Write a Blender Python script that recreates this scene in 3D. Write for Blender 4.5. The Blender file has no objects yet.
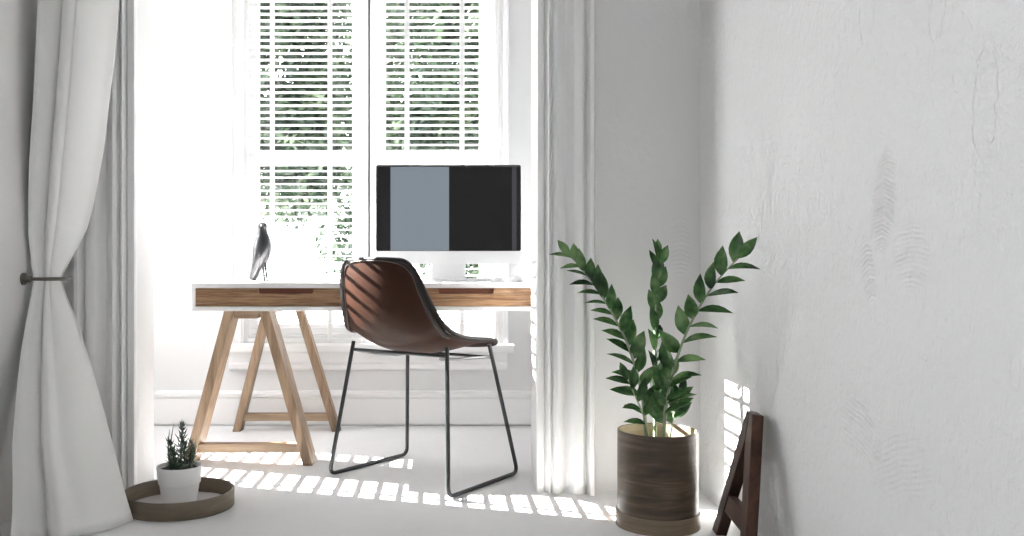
import bpy, bmesh, math, random
from mathutils import Vector, Matrix

random.seed(11)
SC = bpy.context.scene
COL = SC.collection
PI = math.pi
F, VX, VY, H = 870.0, 445.0, 268.0, 0.81      # lens (px), vanishing point, eye height


def P(px, py, Y):
    """a point of the place at distance Y in front of the camera"""
    return Vector(((px - VX) * Y / F, Y, H - (py - VY) * Y / F))


# ------------------------------------------------------------------ meshes
class MB:
    def __init__(self):
        self.v, self.f = [], []

    def add(self, verts, faces):
        o = len(self.v)
        self.v += [tuple(p) for p in verts]
        self.f += [tuple(i + o for i in f) for f in faces]
        return self

    def box(self, x0, x1, y0, y1, z0, z1):
        return self.hexa([(x0, y0, z0), (x1, y0, z0), (x1, y1, z0), (x0, y1, z0),
                          (x0, y0, z1), (x1, y0, z1), (x1, y1, z1), (x0, y1, z1)])

    def hexa(self, p):
        return self.add(p, [(3, 2, 1, 0), (4, 5, 6, 7), (0, 1, 5, 4), (1, 2, 6, 5), (2, 3, 7, 6), (3, 0, 4, 7)])

    def prism(self, poly, d):
        """polygon (list of 3d points) swept along vector d"""
        n = len(poly)
        d = Vector(d)
        a = [Vector(p) for p in poly]
        b = [p + d for p in a]
        fs = [tuple(range(n))[::-1], tuple(range(n, 2 * n))]
        for i in range(n):
            j = (i + 1) % n
            fs.append((i, j, n + j, n + i))
        return self.add(a + b, fs)

    def tube(self, pts, r, seg=10, caps=True, closed=False, flat=1.0):
        pts = [Vector(p) for p in pts]
        n = len(pts)
        rs = r if isinstance(r, (list, tuple)) else [r] * n
        rings = []
        up = None
        for i, p in enumerate(pts):
            if closed:
                t = pts[(i + 1) % n] - pts[i - 1]
            else:
                t = pts[min(i + 1, n - 1)] - pts[max(i - 1, 0)]
            t.normalize()
            if up is None:
                up = Vector((0, 0, 1)) if abs(t.z) < 0.9 else Vector((0, 1, 0))
            a = t.cross(up)
            a.normalize()
            b = a.cross(t)
            b.normalize()
            up = b
            rings.append([p + (a * math.cos(2 * PI * k / seg) + b * math.sin(2 * PI * k / seg) * flat) * rs[i] for k in range(seg)])
        vs = [q for rg in rings for q in rg]
        fs = []
        for i in range(n if closed else n - 1):
            j = (i + 1) % n
            for k in range(seg):
                m = (k + 1) % seg
                fs.append((i * seg + k, i * seg + m, j * seg + m, j * seg + k))
        if caps and not closed:
            fs.append(tuple(range(seg))[::-1])
            fs.append(tuple((n - 1) * seg + k for k in range(seg)))
        return self.add(vs, fs)

    def lathe(self, prof, seg=48, c=(0, 0, 0)):
        vs, fs = [], []
        n = len(prof)
        for i, (r, z) in enumerate(prof):
            for k in range(seg):
                a = 2 * PI * k / seg
                vs.append((c[0] + r * math.cos(a), c[1] + r * math.sin(a), c[2] + z))
        for i in range(n - 1):
            for k in range(seg):
                m = (k + 1) % seg
                fs.append((i * seg + k, i * seg + m, (i + 1) * seg + m, (i + 1) * seg + k))
        if prof[0][0] > 1e-6:
            fs.append(tuple(range(seg))[::-1])
        if prof[-1][0] > 1e-6:
            fs.append(tuple((n - 1) * seg + k for k in range(seg)))
        return self.add(vs, fs)

    def grid(self, rows):
        m = len(rows[0])
        vs = [p for r in rows for p in r]
        fs = []
        for i in range(len(rows) - 1):
            for k in range(m - 1):
                fs.append((i * m + k, i * m + k + 1, (i + 1) * m + k + 1, (i + 1) * m + k))
        return self.add(vs, fs)

    def build(self, name, mat, parent=None, smooth=None, bevel=0, sub=0, solid=0, merge=True):
        me = bpy.data.meshes.new(name)
        me.from_pydata(self.v, [], self.f)
        bm = bmesh.new()
        bm.from_mesh(me)
        if merge:
            bmesh.ops.remove_doubles(bm, verts=bm.verts, dist=1e-5)
        if name != 'crown':
            bmesh.ops.recalc_face_normals(bm, faces=bm.faces)
        bm.to_mesh(me)
        bm.free()
        for m in (mat if isinstance(mat, (list, tuple)) else [mat]):
            me.materials.append(m)
        o = bpy.data.objects.new(name, me)
        COL.objects.link(o)
        if parent:
            o.parent = parent
        if smooth:
            for p in me.polygons:
                p.use_smooth = True
            me.set_sharp_from_angle(angle=math.radians(smooth))
        if solid:
            m = o.modifiers.new('solid', 'SOLIDIFY')
            m.thickness = solid
            m.offset = 0
        if sub:
            m = o.modifiers.new('sub', 'SUBSURF')
            m.levels = m.render_levels = sub
        if bevel:
            m = o.modifiers.new('bevel', 'BEVEL')
            m.width = bevel
            m.segments = 2
            m.limit_method = 'ANGLE'
            m.angle_limit = math.radians(40)
        return o


def tag(o, label, cat, group=None, kind=None):
    o['label'] = label
    o['category'] = cat
    if group:
        o['group'] = group
    if kind:
        o['kind'] = kind
    return o


def thing(name, loc, label, cat, rz=0, group=None):
    o = bpy.data.objects.new(name, None)
    o.empty_display_size = 0.1
    COL.objects.link(o)
    o.location = loc
    o.rotation_euler = (0, 0, rz)
    return tag(o, label, cat, group)


def struct(o, label=None, cat=None):
    o['kind'] = 'structure'
    if label:
        o['label'] = label
    if cat:
        o['category'] = cat
    return o


def bez(pts, n=8):
    """smooth curve (Catmull-Rom) through points"""
    pts = [Vector(p) for p in pts]
    q = [pts[0] * 2 - pts[1]] + pts + [pts[-1] * 2 - pts[-2]]
    out = []
    for i in range(1, len(q) - 2):
        for k in range(n):
            t = k / n
            a, b, c, d = q[i - 1], q[i], q[i + 1], q[i + 2]
            out.append(0.5 * ((2 * b) + (c - a) * t + (2 * a - 5 * b + 4 * c - d) * t * t + (3 * b - a - 3 * c + d) * t ** 3))
    out.append(pts[-1])
    return out


def lerp_table(tab, z):
    """tab: sorted list of (z, value...)"""
    if z <= tab[0][0]:
        return tab[0][1:]
    for a, b in zip(tab, tab[1:]):
        if z <= b[0]:
            t = (z - a[0]) / (b[0] - a[0])
            t2 = t
            return tuple(x + (y - x) * t2 for x, y in zip(a[1:], b[1:]))
    return tab[-1][1:]


# --------------------------------------------------------------- materials
def mat(name, col, rough=0.5, metal=0.0, spec=0.5):
    m = bpy.data.materials.new(name)
    m.use_nodes = True
    b = m.node_tree.nodes['Principled BSDF']
    b.inputs['Base Color'].default_value = (*col, 1)
    b.inputs['Roughness'].default_value = rough
    b.inputs['Metallic'].default_value = metal
    b.inputs['Specular IOR Level'].default_value = spec
    return m


class N:
    def __init__(self, m):
        self.t = m.node_tree
        self.b = self.t.nodes['Principled BSDF']

    def new(self, kind, **kw):
        n = self.t.nodes.new(kind)
        for k, v in kw.items():
            if k.startswith('i_'):
                n.inputs[k[2:].replace('_', ' ')].default_value = v
            else:
                setattr(n, k, v)
        return n

    def link(self, a, b):
        self.t.links.new(a, b)

    def math(self, op, a, b=None):
        n = self.new('ShaderNodeMath', operation=op)
        for i, x in enumerate((a, b)):
            if x is None:
                continue
            if isinstance(x, (int, float)):
                n.inputs[i].default_value = x
            else:
                self.link(x, n.inputs[i])
        return n.outputs[0]

    def coords(self, scale=(1, 1, 1), loc=(0, 0, 0), rot=(0, 0, 0), vtype='POINT'):
        tc = self.new('ShaderNodeTexCoord')
        mp = self.new('ShaderNodeMapping', vector_type=vtype)
        mp.inputs['Scale'].default_value = scale
        mp.inputs['Location'].default_value = loc
        mp.inputs['Rotation'].default_value = rot
        self.link(tc.outputs['Object'], mp.inputs['Vector'])
        return mp.outputs['Vector']

    def noise(self, vec, scale=5, detail=4, rough=0.5, dist=0.0):
        n = self.new('ShaderNodeTexNoise')
        n.inputs['Scale'].default_value = scale
        n.inputs['Detail'].default_value = detail
        n.inputs['Roughness'].default_value = rough
        n.inputs['Distortion'].default_value = dist
        self.link(vec, n.inputs['Vector'])
        return n.outputs[0]

    def ramp(self, fac, stops):
        r = self.new('ShaderNodeValToRGB')
        e = r.color_ramp.elements
        while len(e) < len(stops):
            e.new(0.5)
        for el, (p, c) in zip(e, stops):
            el.position = p
            el.color = (*c, 1)
        self.link(fac, r.inputs[0])
        return r.outputs[0]

    def bump(self, h, strength=0.3, dist=0.01):
        b = self.new('ShaderNodeBump')
        b.inputs['Strength'].default_value = strength
        b.inputs['Distance'].default_value = dist
        self.link(h, b.inputs['Height'])
        self.link(b.outputs[0], self.b.inputs['Normal'])

    def color(self, c):
        self.link(c, self.b.inputs['Base Color'])


def wood(name, axis, stops, rough=0.45, scale=1.0, stretch=14.0, bump=0.15):
    """grain runs along 'axis' (0,1,2)"""
    m = mat(name, (0.5, 0.4, 0.3), rough, 0, 0.3)
    n = N(m)
    sc = [stretch * scale] * 3
    sc[axis] = 1.0 * scale
    v = n.coords(scale=tuple(sc))
    a = n.noise(v, 1.6, 6, 0.6, 0.6)
    b = n.noise(v, 9.0, 3, 0.6, 0.2)
    f = n.math('ADD', n.math('MULTIPLY', a, 0.75), n.math('MULTIPLY', b, 0.25))
    n.color(n.ramp(f, stops))
    n.bump(f, bump, 0.004)
    return m


def plaster(name, col, fine=0.25, patches=(), plane='yz', cracks=()):
    """rough hand-trowelled plaster; patches = comb marks (u, v, half width, half height, angle, ridge scale)"""
    m = mat(name, col, 0.75, 0, 0.25)
    n = N(m)
    v = n.coords()
    a = n.noise(v, 2.2, 5, 0.55)
    b = n.noise(v, 40, 5, 0.62, 0.3)
    c = n.noise(n.coords(scale=(1, 1, 0.4)), 95, 3, 0.6)
    h = n.math('ADD', n.math('MULTIPLY', a, 0.9), n.math('MULTIPLY', b, 0.40))
    h = n.math('ADD', h, n.math('MULTIPLY', c, 0.16))
    for (u, w, ru, rw, ang, ridge, amt) in patches:
        if plane == 'yz':
            vec = n.coords(scale=(1, ru, rw), loc=(0, u, w), rot=(ang, 0, 0), vtype='TEXTURE')
        else:
            vec = n.coords(scale=(ru, 1, rw), loc=(u, 0, w), rot=(0, ang, 0), vtype='TEXTURE')
        sp = n.new('ShaderNodeSeparateXYZ')
        n.link(vec, sp.inputs[0])
        uu = sp.outputs[1] if plane == 'yz' else sp.outputs[0]
        ww = sp.outputs[2]
        d2 = n.math('ADD', n.math('MULTIPLY', uu, uu), n.math('MULTIPLY', ww, ww))
        nz = n.noise(v, 14, 3, 0.6)
        mask = n.math('SUBTRACT', n.math('SUBTRACT', 1.25, d2), n.math('MULTIPLY', nz, 0.9))
        mk = n.new('ShaderNodeClamp')
        n.link(n.math('MULTIPLY', mask, 2.5), mk.inputs[0])
        # short slanting comb ridges, wavering
        ph = n.math('ADD', n.math('MULTIPLY', ww, ridge), n.math('MULTIPLY', n.math('ABSOLUTE', uu), ridge * 0.12))
        ph = n.math('ADD', ph, n.math('MULTIPLY', n.noise(v, 18, 2, 0.5), 5.0))
        s = n.math('MULTIPLY', n.math('SINE', ph), n.math('MULTIPLY', n.noise(v, 55, 2, 0.5), 2.0))
        h = n.math('ADD', h, n.math('MULTIPLY', n.math('MULTIPLY', s, mk.outputs[0]), amt))
    for (u, w, ru, rw, ang, k, amt) in cracks:
        vec = n.coords(scale=(1, ru, rw), loc=(0, u, w), rot=(ang, 0, 0), vtype='TEXTURE')
        sp = n.new('ShaderNodeSeparateXYZ')
        n.link(vec, sp.inputs[0])
        nz = n.math('MULTIPLY', n.math('SUBTRACT', n.noise(v, 25, 4, 0.6), 0.5), 1.1)
        uu = n.math('ADD', sp.outputs[1], nz)
        d2 = n.math('SQRT', n.math('ADD', n.math('MULTIPLY', uu, uu), n.math('MULTIPLY', sp.outputs[2], sp.outputs[2])))
        mk = n.new('ShaderNodeClamp')
        n.link(n.math('SUBTRACT', 1.0, n.math('MULTIPLY', n.math('ABSOLUTE', n.math('SUBTRACT', d2, 1.0)), k)), mk.inputs[0])
        h = n.math('ADD', h, n.math('MULTIPLY', mk.outputs[0], amt))
    n.bump(h, fine, 0.02)
    return m


# wall marks, (y, z) on the right wall
def rw(px, py, rx, ry, ang, ridge, amt):
    Y = 0.93 * F / (px - VX)
    z = H - (py - VY) * Y / F
    k = Y / F
    return (Y, z, rx * k * Y / 0.93, ry * k, ang, ridge * 3.3, amt * 1.7)


def rwc(px, py, rx, ry, k, amt):
    q = rw(px, py, rx, ry, 0, 1, 1)
    return (q[0], q[1], q[2], q[3], 0.08, k, amt)


M = {}
M['alcove'] = mat('white_wall_paint', (0.70, 0.70, 0.70), 0.6, 0, 0.3)
M['plaster_right'] = plaster('rough_white_plaster', (0.80, 0.80, 0.795), 0.9, (
    rw(884, 200, 13, 62, 0.10, 26, 0.055), rw(868, 268, 8, 40, -0.25, 15, 0.05), rw(912, 255, 22, 42, 0.0, 16, 0.04),
    rw(862, 430, 26, 36, 0.3, 13, 0.026), rw(900, 470, 36, 44, -0.35, 14, 0.026),
    rw(1000, 90, 30, 90, 0.1, 12, 0.02)), cracks=(rwc(866, 8, 7, 36, 6, 0.12), rwc(937, 12, 7, 28, 6, 0.12), rwc(985, 100, 12, 60, 9, 0.10), rwc(1015, 370, 6, 18, 5, 0.10)))
M['plaster_mid'] = plaster('smooth_white_plaster', (0.71, 0.71, 0.71), 0.16, (
    ((680 - VX) * 3.17 / F, H - (245 - VY) * 3.17 / F, 0.045, 0.13, 0.0, 48, 0.55),), 'xz')
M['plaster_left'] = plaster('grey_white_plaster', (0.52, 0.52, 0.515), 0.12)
M['trim'] = mat('white_trim_gloss', (0.84, 0.84, 0.84), 0.35)
M['sash'] = mat('white_window_paint', (0.70, 0.70, 0.70), 0.4)
M['slat'] = mat('white_slat', (0.72, 0.72, 0.72), 0.45)
M['tape'] = mat('white_tape', (0.86, 0.86, 0.85), 0.8)
M['gasket'] = mat('dark_gasket', (0.16, 0.16, 0.16), 0.7)
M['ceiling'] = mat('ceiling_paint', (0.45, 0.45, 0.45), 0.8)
M['rear'] = mat('grey_rear_wall_paint', (0.80, 0.80, 0.80), 0.8)

m = mat('grey_screed_floor', (0.5, 0.5, 0.5), 0.55, 0, 0.35)
n = N(m)
v = n.coords()
f = n.math('ADD', n.math('MULTIPLY', n.noise(v, 2.5, 6, 0.6), 0.7), n.math('MULTIPLY', n.noise(v, 45, 3, 0.6), 0.3))
n.color(n.ramp(f, [(0.3, (0.68, 0.68, 0.685)), (0.7, (0.75, 0.75, 0.755))]))
n.bump(f, 0.08, 0.01)
M['floor'] = m

m = bpy.data.materials.new('window_glass')
m.use_nodes = True
t = m.node_tree
t.nodes.remove(t.nodes['Principled BSDF'])
mx = t.nodes.new('ShaderNodeMixShader')
mx.inputs[0].default_value = 0.02
tr = t.nodes.new('ShaderNodeBsdfTransparent')
tr.inputs[0].default_value = (0.985, 0.985, 0.985, 1)
gl = t.nodes.new('ShaderNodeBsdfGlossy')
gl.inputs['Roughness'].default_value = 0.02
t.links.new(tr.outputs[0], mx.inputs[1])
t.links.new(gl.outputs[0], mx.inputs[2])
t.links.new(mx.outputs[0], t.nodes['Material Output'].inputs[0])
M['glass'] = m

OAK = [(0.30, (0.10, 0.062, 0.036)), (0.45, (0.20, 0.132, 0.082)), (0.58, (0.29, 0.205, 0.135)), (0.75, (0.39, 0.30, 0.215))]
M['oak_leg'] = wood('oak_upright', 2, OAK, 0.5)
M['oak_bar'] = wood('oak_rail', 0, OAK, 0.5)
ACA = [(0.30, (0.07, 0.032, 0.016)), (0.42, (0.17, 0.085, 0.042)), (0.50, (0.36, 0.22, 0.12)), (0.57, (0.18, 0.092, 0.047)), (0.68, (0.46, 0.32, 0.20))]
M['drawer_wood'] = wood('warm_drawer_wood', 0, ACA, 0.4, 1.0, 22)
M['notch_wood'] = wood('red_brown_wood', 0, [(0.3, (0.13, 0.045, 0.025)), (0.7, (0.24, 0.09, 0.05))], 0.5)
DARK = [(0.30, (0.012, 0.0055, 0.0035)), (0.5, (0.040, 0.0165, 0.0095)), (0.72, (0.10, 0.044, 0.026))]
M['dark_wood'] = wood('dark_stained_wood', 2, DARK, 0.45, 1.4, 9)
M['dark_wood_bar'] = wood('dark_stained_rail', 1, DARK, 0.45, 1.4, 9)
GREYW = [(0.28, (0.030, 0.021, 0.014)), (0.5, (0.075, 0.054, 0.037)), (0.72, (0.18, 0.14, 0.10))]


def veneer(name, stops, rough):
    m = mat(name, (0.3, 0.25, 0.2), rough, 0, 0.3)
    n = N(m)
    v = n.coords(scale=(2.2, 2.2, 26))
    a = n.noise(v, 1.5, 6, 0.62, 0.8)
    b = n.noise(n.coords(scale=(3, 3, 3)), 2.0, 3, 0.5)
    f = n.math('ADD', n.math('MULTIPLY', a, 0.7), n.math('MULTIPLY', b, 0.3))
    n.color(n.ramp(f, stops))
    n.bump(f, 0.12, 0.004)
    return m


M['veneer'] = veneer('grey_brown_veneer', GREYW, 0.42)
M['veneer_light'] = veneer('pale_veneer', [(0.3, (0.12, 0.088, 0.056)), (0.7, (0.24, 0.19, 0.13))], 0.45)
M['tan_inner'] = veneer('tan_inner_veneer', [(0.3, (0.30, 0.24, 0.16)), (0.7, (0.46, 0.38, 0.27))], 0.5)
M['tray_wood'] = veneer('weathered_tray_wood', [(0.3, (0.085, 0.068, 0.048)), (0.55, (0.16, 0.13, 0.095)), (0.75, (0.25, 0.21, 0.16))], 0.55)
M['tray_floor'] = mat('pale_tray_base', (0.52, 0.50, 0.49), 0.6)
M['lacquer'] = mat('white_lacquer', (0.90, 0.90, 0.90), 0.3)
M['black_metal'] = mat('black_metal_rod', (0.022, 0.024, 0.026), 0.38, 0.4)
M['steel'] = mat('grey_steel_bracket', (0.30, 0.30, 0.30), 0.35, 0.8)
M['bronze'] = mat('aged_metal', (0.16, 0.15, 0.13), 0.4, 0.8)
m = mat('brown_leather', (0.16, 0.06, 0.035), 0.5, 0, 0.14)
n = N(m)
v = n.coords()
f = n.math('ADD', n.math('MULTIPLY', n.noise(v, 7, 5, 0.6), 0.7), n.math('MULTIPLY', n.noise(v, 90, 3, 0.6), 0.3))
n.color(n.ramp(f, [(0.3, (0.024, 0.0095, 0.0052)), (0.7, (0.047, 0.0178, 0.0092))]))
n.bump(f, 0.10, 0.004)
M['leather'] = m
M['leather_edge'] = mat('dark_leather_edge', (0.014, 0.011, 0.010), 0.5, 0, 0.25)
M['seam'] = mat('worn_seam', (0.10, 0.075, 0.06), 0.4)
M['aluminium'] = mat('pale_aluminium', (0.80, 0.80, 0.80), 0.35, 0.1)
M['bezel'] = mat('black_bezel', (0.012, 0.012, 0.012), 0.25)
M['key'] = mat('white_key', (0.85, 0.85, 0.85), 0.5)
M['chrome'] = mat('polished_grey_metal', (0.085, 0.085, 0.088), 0.28, 1.0)
M['dark_metal'] = mat('dark_grey_metal', (0.08, 0.08, 0.08), 0.35, 1.0)
M['bird_leg'] = mat('dark_grey_leg', (0.03, 0.03, 0.03), 0.6)
M['ceramic'] = mat('white_ceramic', (0.90, 0.90, 0.90), 0.45)
M['soil'] = mat('dark_soil', (0.04, 0.03, 0.022), 0.95)
N(M['soil']).bump(N(M['soil']).noise(N(M['soil']).coords(), 90, 3), 0.9, 0.01)

# the screen: flat emissive fields side by side (object x runs across the screen)
m = bpy.data.materials.new('screen_fields')
m.use_nodes = True
n = N(m)
tc = n.coords()
sp = n.new('ShaderNodeSeparateXYZ')
n.link(tc, sp.inputs[0])
ramp = n.new('ShaderNodeValToRGB')
ramp.color_ramp.interpolation = 'CONSTANT'
stops = [(0.0, (0.010, 0.010, 0.011)), (0.092, (0.225, 0.265, 0.305)), (0.502, (0.009, 0.009, 0.009)), (0.945, (0.055, 0.055, 0.065)), (0.975, (0.012, 0.012, 0.013))]
while len(ramp.color_ramp.elements) < len(stops):
    ramp.color_ramp.elements.new(0.5)
for el, (p_, c_) in zip(ramp.color_ramp.elements, stops):
    el.position = p_
    el.color = (*c_, 1)
n.link(n.math('ADD', n.math('DIVIDE', sp.outputs[0], 0.672), 0.5), ramp.inputs[0])
n.b.inputs['Base Color'].default_value = (0.004, 0.004, 0.004, 1)
n.b.inputs['Roughness'].default_value = 0.6
n.b.inputs['Specular IOR Level'].default_value = 0.1
n.link(ramp.outputs[0], n.b.inputs['Emission Color'])
n.b.inputs['Emission Strength'].default_value = 0.71
M['screen'] = m


def fabric(name, col, trans):
    m = bpy.data.materials.new(name)
    m.use_nodes = True
    n = N(m)
    n.b.inputs['Base Color'].default_value = (*col, 1)
    n.b.inputs['Roughness'].default_value = 0.9
    n.b.inputs['Specular IOR Level'].default_value = 0.1
    v = n.coords(scale=(500, 500, 500))
    n.bump(n.noise(v, 1, 2), 0.05, 0.001)
    mx = n.new('ShaderNodeMixShader')
    mx.inputs[0].default_value = trans
    tl = n.new('ShaderNodeBsdfTranslucent')
    tl.inputs[0].default_value = (*col, 1)
    n.link(n.b.outputs[0], mx.inputs[1])
    n.link(tl.outputs[0], mx.inputs[2])
    n.link(mx.outputs[0], n.t.nodes['Material Output'].inputs[0])
    return m


M['curtain'] = fabric('sheer_white_linen', (0.94, 0.94, 0.93), 0.22)


def leafmat(name, stops, trans, rough=0.35, scale=6):
    m = bpy.data.materials.new(name)
    m.use_nodes = True
    n = N(m)
    c = n.ramp(n.noise(n.coords(), scale, 3, 0.6), stops)
    n.color(c)
    n.b.inputs['Roughness'].default_value = rough
    mx = n.new('ShaderNodeMixShader')
    mx.inputs[0].default_value = trans
    tl = n.new('ShaderNodeBsdfTranslucent')
    n.link(c, tl.inputs[0])
    n.link(n.b.outputs[0], mx.inputs[1])
    n.link(tl.outputs[0], mx.inputs[2])
    n.link(mx.outputs[0], n.t.nodes['Material Output'].inputs[0])
    return m


M['leaf'] = leafmat('glossy_green_leaf', [(0.36, (0.016, 0.05, 0.018)), (0.5, (0.070, 0.17, 0.052)), (0.66, (0.21, 0.36, 0.14))], 0.35, 0.26, 10)
M['stem'] = mat('pale_green_stem', (0.26, 0.34, 0.20), 0.5)
M['succulent'] = leafmat('blue_green_needle', [(0.3, (0.05, 0.09, 0.06)), (0.7, (0.12, 0.185, 0.13))], 0.15, 0.5, 30)
M['blade'] = leafmat('grey_green_blade', [(0.3, (0.12, 0.19, 0.12)), (0.7, (0.2, 0.29, 0.2))], 0.2, 0.5, 30)
M['tree_leaf'] = leafmat('garden_leaf', [(0.32, (0.004, 0.012, 0.007)), (0.46, (0.014, 0.032, 0.017)), (0.58, (0.04, 0.068, 0.032)), (0.72, (0.15, 0.19, 0.12))], 0.2, 0.5, 5)
M['bark'] = mat('grey_bark', (0.14, 0.12, 0.10), 0.9)
M['paving'] = mat('pale_terrace_paving', (0.72, 0.72, 0.70), 0.9)

# ------------------------------------------------------------------ setting
XL, XR = -1.40, 0.93              # side walls of the front room
YM0, YM1 = 3.17, 3.35             # wall between the room and the window bay
YB = 4.49                         # window wall
YR = -1.5                         # wall behind the viewer
OX0, OX1, OZ = -1.121, 0.332, 2.55
BXL, BXR = -1.90, 1.30            # side walls of the bay
ZC = 2.90

fl = MB().box(-2.4, 2.0, YR - 0.3, YB + 0.2, -0.1, 0).build('floor', M['floor'])
struct(fl)
struct(MB().box(-2.4, 2.0, YR - 0.3, YM1, ZC, ZC + 0.1).build('ceiling', M['ceiling']))
struct(MB().box(-2.4, 2.0, YM1, YB + 0.2, ZC, ZC + 0.1).build('ceiling_bay', M['alcove']))
struct(MB().box(XR, XR + 0.15, YR - 0.15, YM0, 0, ZC).build('wall_right', M['plaster_right']))
LW = (0.25, 0.90, 1.15, 1.80)       # unseen opening added beside the viewer to light the right wall
w = MB()
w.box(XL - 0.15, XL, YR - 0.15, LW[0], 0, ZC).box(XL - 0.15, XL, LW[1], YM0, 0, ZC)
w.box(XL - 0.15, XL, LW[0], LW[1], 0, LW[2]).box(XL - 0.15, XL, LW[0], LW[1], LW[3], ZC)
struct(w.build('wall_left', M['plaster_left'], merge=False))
fill4 = thing('fill_window_4', (XL, 0, 0), 'small unseen window added in the left wall to light the front room', 'window')
fill4['kind'] = 'structure'
w = MB()
for a in (LW[0], LW[1] - 0.04):
    w.box(-0.11, -0.06, a, a + 0.04, LW[2], LW[3])
w.box(-0.11, -0.06, LW[0], LW[1], LW[2], LW[2] + 0.04).box(-0.11, -0.06, LW[0], LW[1], LW[3] - 0.04, LW[3])
w.build('window_frame', M['sash'], fill4, merge=False)
MB().box(-0.088, -0.083, LW[0] + 0.02, LW[1] - 0.02, LW[2] + 0.02, LW[3] - 0.02).build('pane', M['glass'], fill4)
w = MB()
w.box(BXL - 0.15, OX0, YM0, YM1, 0, ZC).box(OX1, BXR + 0.15, YM0, YM1, 0, ZC).box(OX0, OX1, YM0, YM1, OZ, ZC)
struct(w.build('wall_middle', M['plaster_mid'], merge=False))
SW = (-0.45, 0.15, 1.10, 1.80)      # unseen opening added behind the viewer for frontal fill light
w = MB()
w.box(XL, SW[0], YR - 0.15, YR, 0, ZC).box(SW[1], XR, YR - 0.15, YR, 0, ZC)
w.box(SW[0], SW[1], YR - 0.15, YR, 0, SW[2]).box(SW[0], SW[1], YR - 0.15, YR, SW[3], ZC)
struct(w.build('wall_rear', M['rear'], merge=False))
fill3 = thing('fill_window_3', (0, YR, 0), 'unseen window added in the rear wall to light the front room', 'window')
fill3['kind'] = 'structure'
w = MB()
for a in (SW[0], SW[1] - 0.05):
    w.box(a, a + 0.05, -0.11, -0.05, SW[2], SW[3])
w.box(SW[0], SW[1], -0.11, -0.05, SW[2], SW[2] + 0.05).box(SW[0], SW[1], -0.11, -0.05, SW[3] - 0.05, SW[3])
w.build('window_frame', M['sash'], fill3, merge=False)
MB().box(SW[0] + 0.03, SW[1] - 0.03, -0.083, -0.078, SW[2] + 0.03, SW[3] - 0.03).build('pane', M['glass'], fill3)
# window wall of the bay, opening for the window
WC = -0.395
WX0, WX1, WZ0, WZ1 = WC - 0.655, WC + 0.655, 0.42, 2.55
w = MB()
w.box(BXL, WX0, YB, YB + 0.2, 0, ZC).box(WX1, BXR, YB, YB + 0.2, 0, ZC)
w.box(WX0, WX1, YB, YB + 0.2, 0, WZ0).box(WX0, WX1, YB, YB + 0.2, WZ1, ZC)
struct(w.build('wall_back', M['alcove'], merge=False))
RY0, RY1, RZ0, RZ1 = 3.72, 4.40, 0.22, 1.35  # unseen opening added in the right wall to brighten the bay and its floor
w = MB()
w.box(BXR, BXR + 0.15, YM1, RY0, 0, ZC).box(BXR, BXR + 0.15, RY1, YB + 0.2, 0, ZC)
w.box(BXR, BXR + 0.15, RY0, RY1, 0, RZ0).box(BXR, BXR + 0.15, RY0, RY1, RZ1, ZC)
struct(w.build('wall_bay_right', M['alcove'], merge=False))
fill5 = thing('fill_window_5', (BXR, 0, 0), 'unseen side window added in the right wall to brighten the bay', 'window')
fill5['kind'] = 'structure'
w = MB()
w.box(0.04, 0.12, RY0, RY0 + 0.04, RZ0, RZ1).box(0.04, 0.12, RY1 - 0.04, RY1, RZ0, RZ1)
w.box(0.04, 0.12, RY0, RY1, RZ0, RZ0 + 0.04).box(0.04, 0.12, RY0, RY1, RZ1 - 0.04, RZ1)
w.build('window_frame', M['sash'], fill5, merge=False)
MB().box(0.08, 0.085, RY0 + 0.02, RY1 - 0.02, RZ0 + 0.02, RZ1 - 0.02).build('pane', M['glass'], fill5)
# left wall of the bay with a tall side window
LY0, LY1, LZ0, LZ1 = 3.58, 4.38, 0.62, 2.78
w = MB()
w.box(BXL - 0.15, BXL, YM1, LY0, 0, ZC).box(BXL - 0.15, BXL, LY1, YB + 0.2, 0, ZC)
w.box(BXL - 0.15, BXL, LY0, LY1, 0, LZ0).box(BXL - 0.15, BXL, LY0, LY1, LZ1, ZC)
struct(w.build('wall_bay_left', M['alcove'], merge=False))
# skirting on the window wall
w = MB()
prof = [(0, 0), (-0.010, 0), (-0.010, 0.009), (-0.026, 0.009), (-0.026, 0.140), (-0.020, 0.144), (-0.020, 0.150), (-0.034, 0.152), (-0.034, 0.166), (-0.016, 0.172), (-0.012, 0.178), (0, 0.180)]
w.prism([(BXL, YB + a, b) for a, b in prof], (BXR - BXL, 0, 0))
struct(w.build('baseboard_back', M['trim'], smooth=30))


# fluted casings round the opening: profile across the width, swept upwards
def casing(name, x_in, sgn):
    prof = [(0, 0), (0, 0.030), (0.003, 0.034), (0.024, 0.034), (0.027, 0.026), (0.031, 0.026), (0.036, 0.040), (0.041, 0.044),
            (0.047, 0.040), (0.051, 0.030), (0.055, 0.030), (0.061, 0.044), (0.072, 0.049), (0.084, 0.044), (0.094, 0.034),
            (0.104, 0.029), (0.114, 0.034), (0.121, 0.046), (0.130, 0.056), (0.146, 0.060), (0.160, 0.058), (0.169, 0.050),
            (0.173, 0.040), (0.178, 0.040), (0.182, 0.062), (0.186, 0.066), (0.198, 0.066), (0.202, 0.060), (0.202, 0)]
    m = MB()
    m.prism([(x_in + sgn * a, YM0 - 0.012 - (b - 0.024) * 1.55 if b > 0 else YM0, 0) for a, b in prof], (0, 0, 2.74))
    return struct(m.build(name, M['trim'], smooth=35))


casing('trim_1', OX0, -1)
casing('trim_2', OX1, 1)
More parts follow.
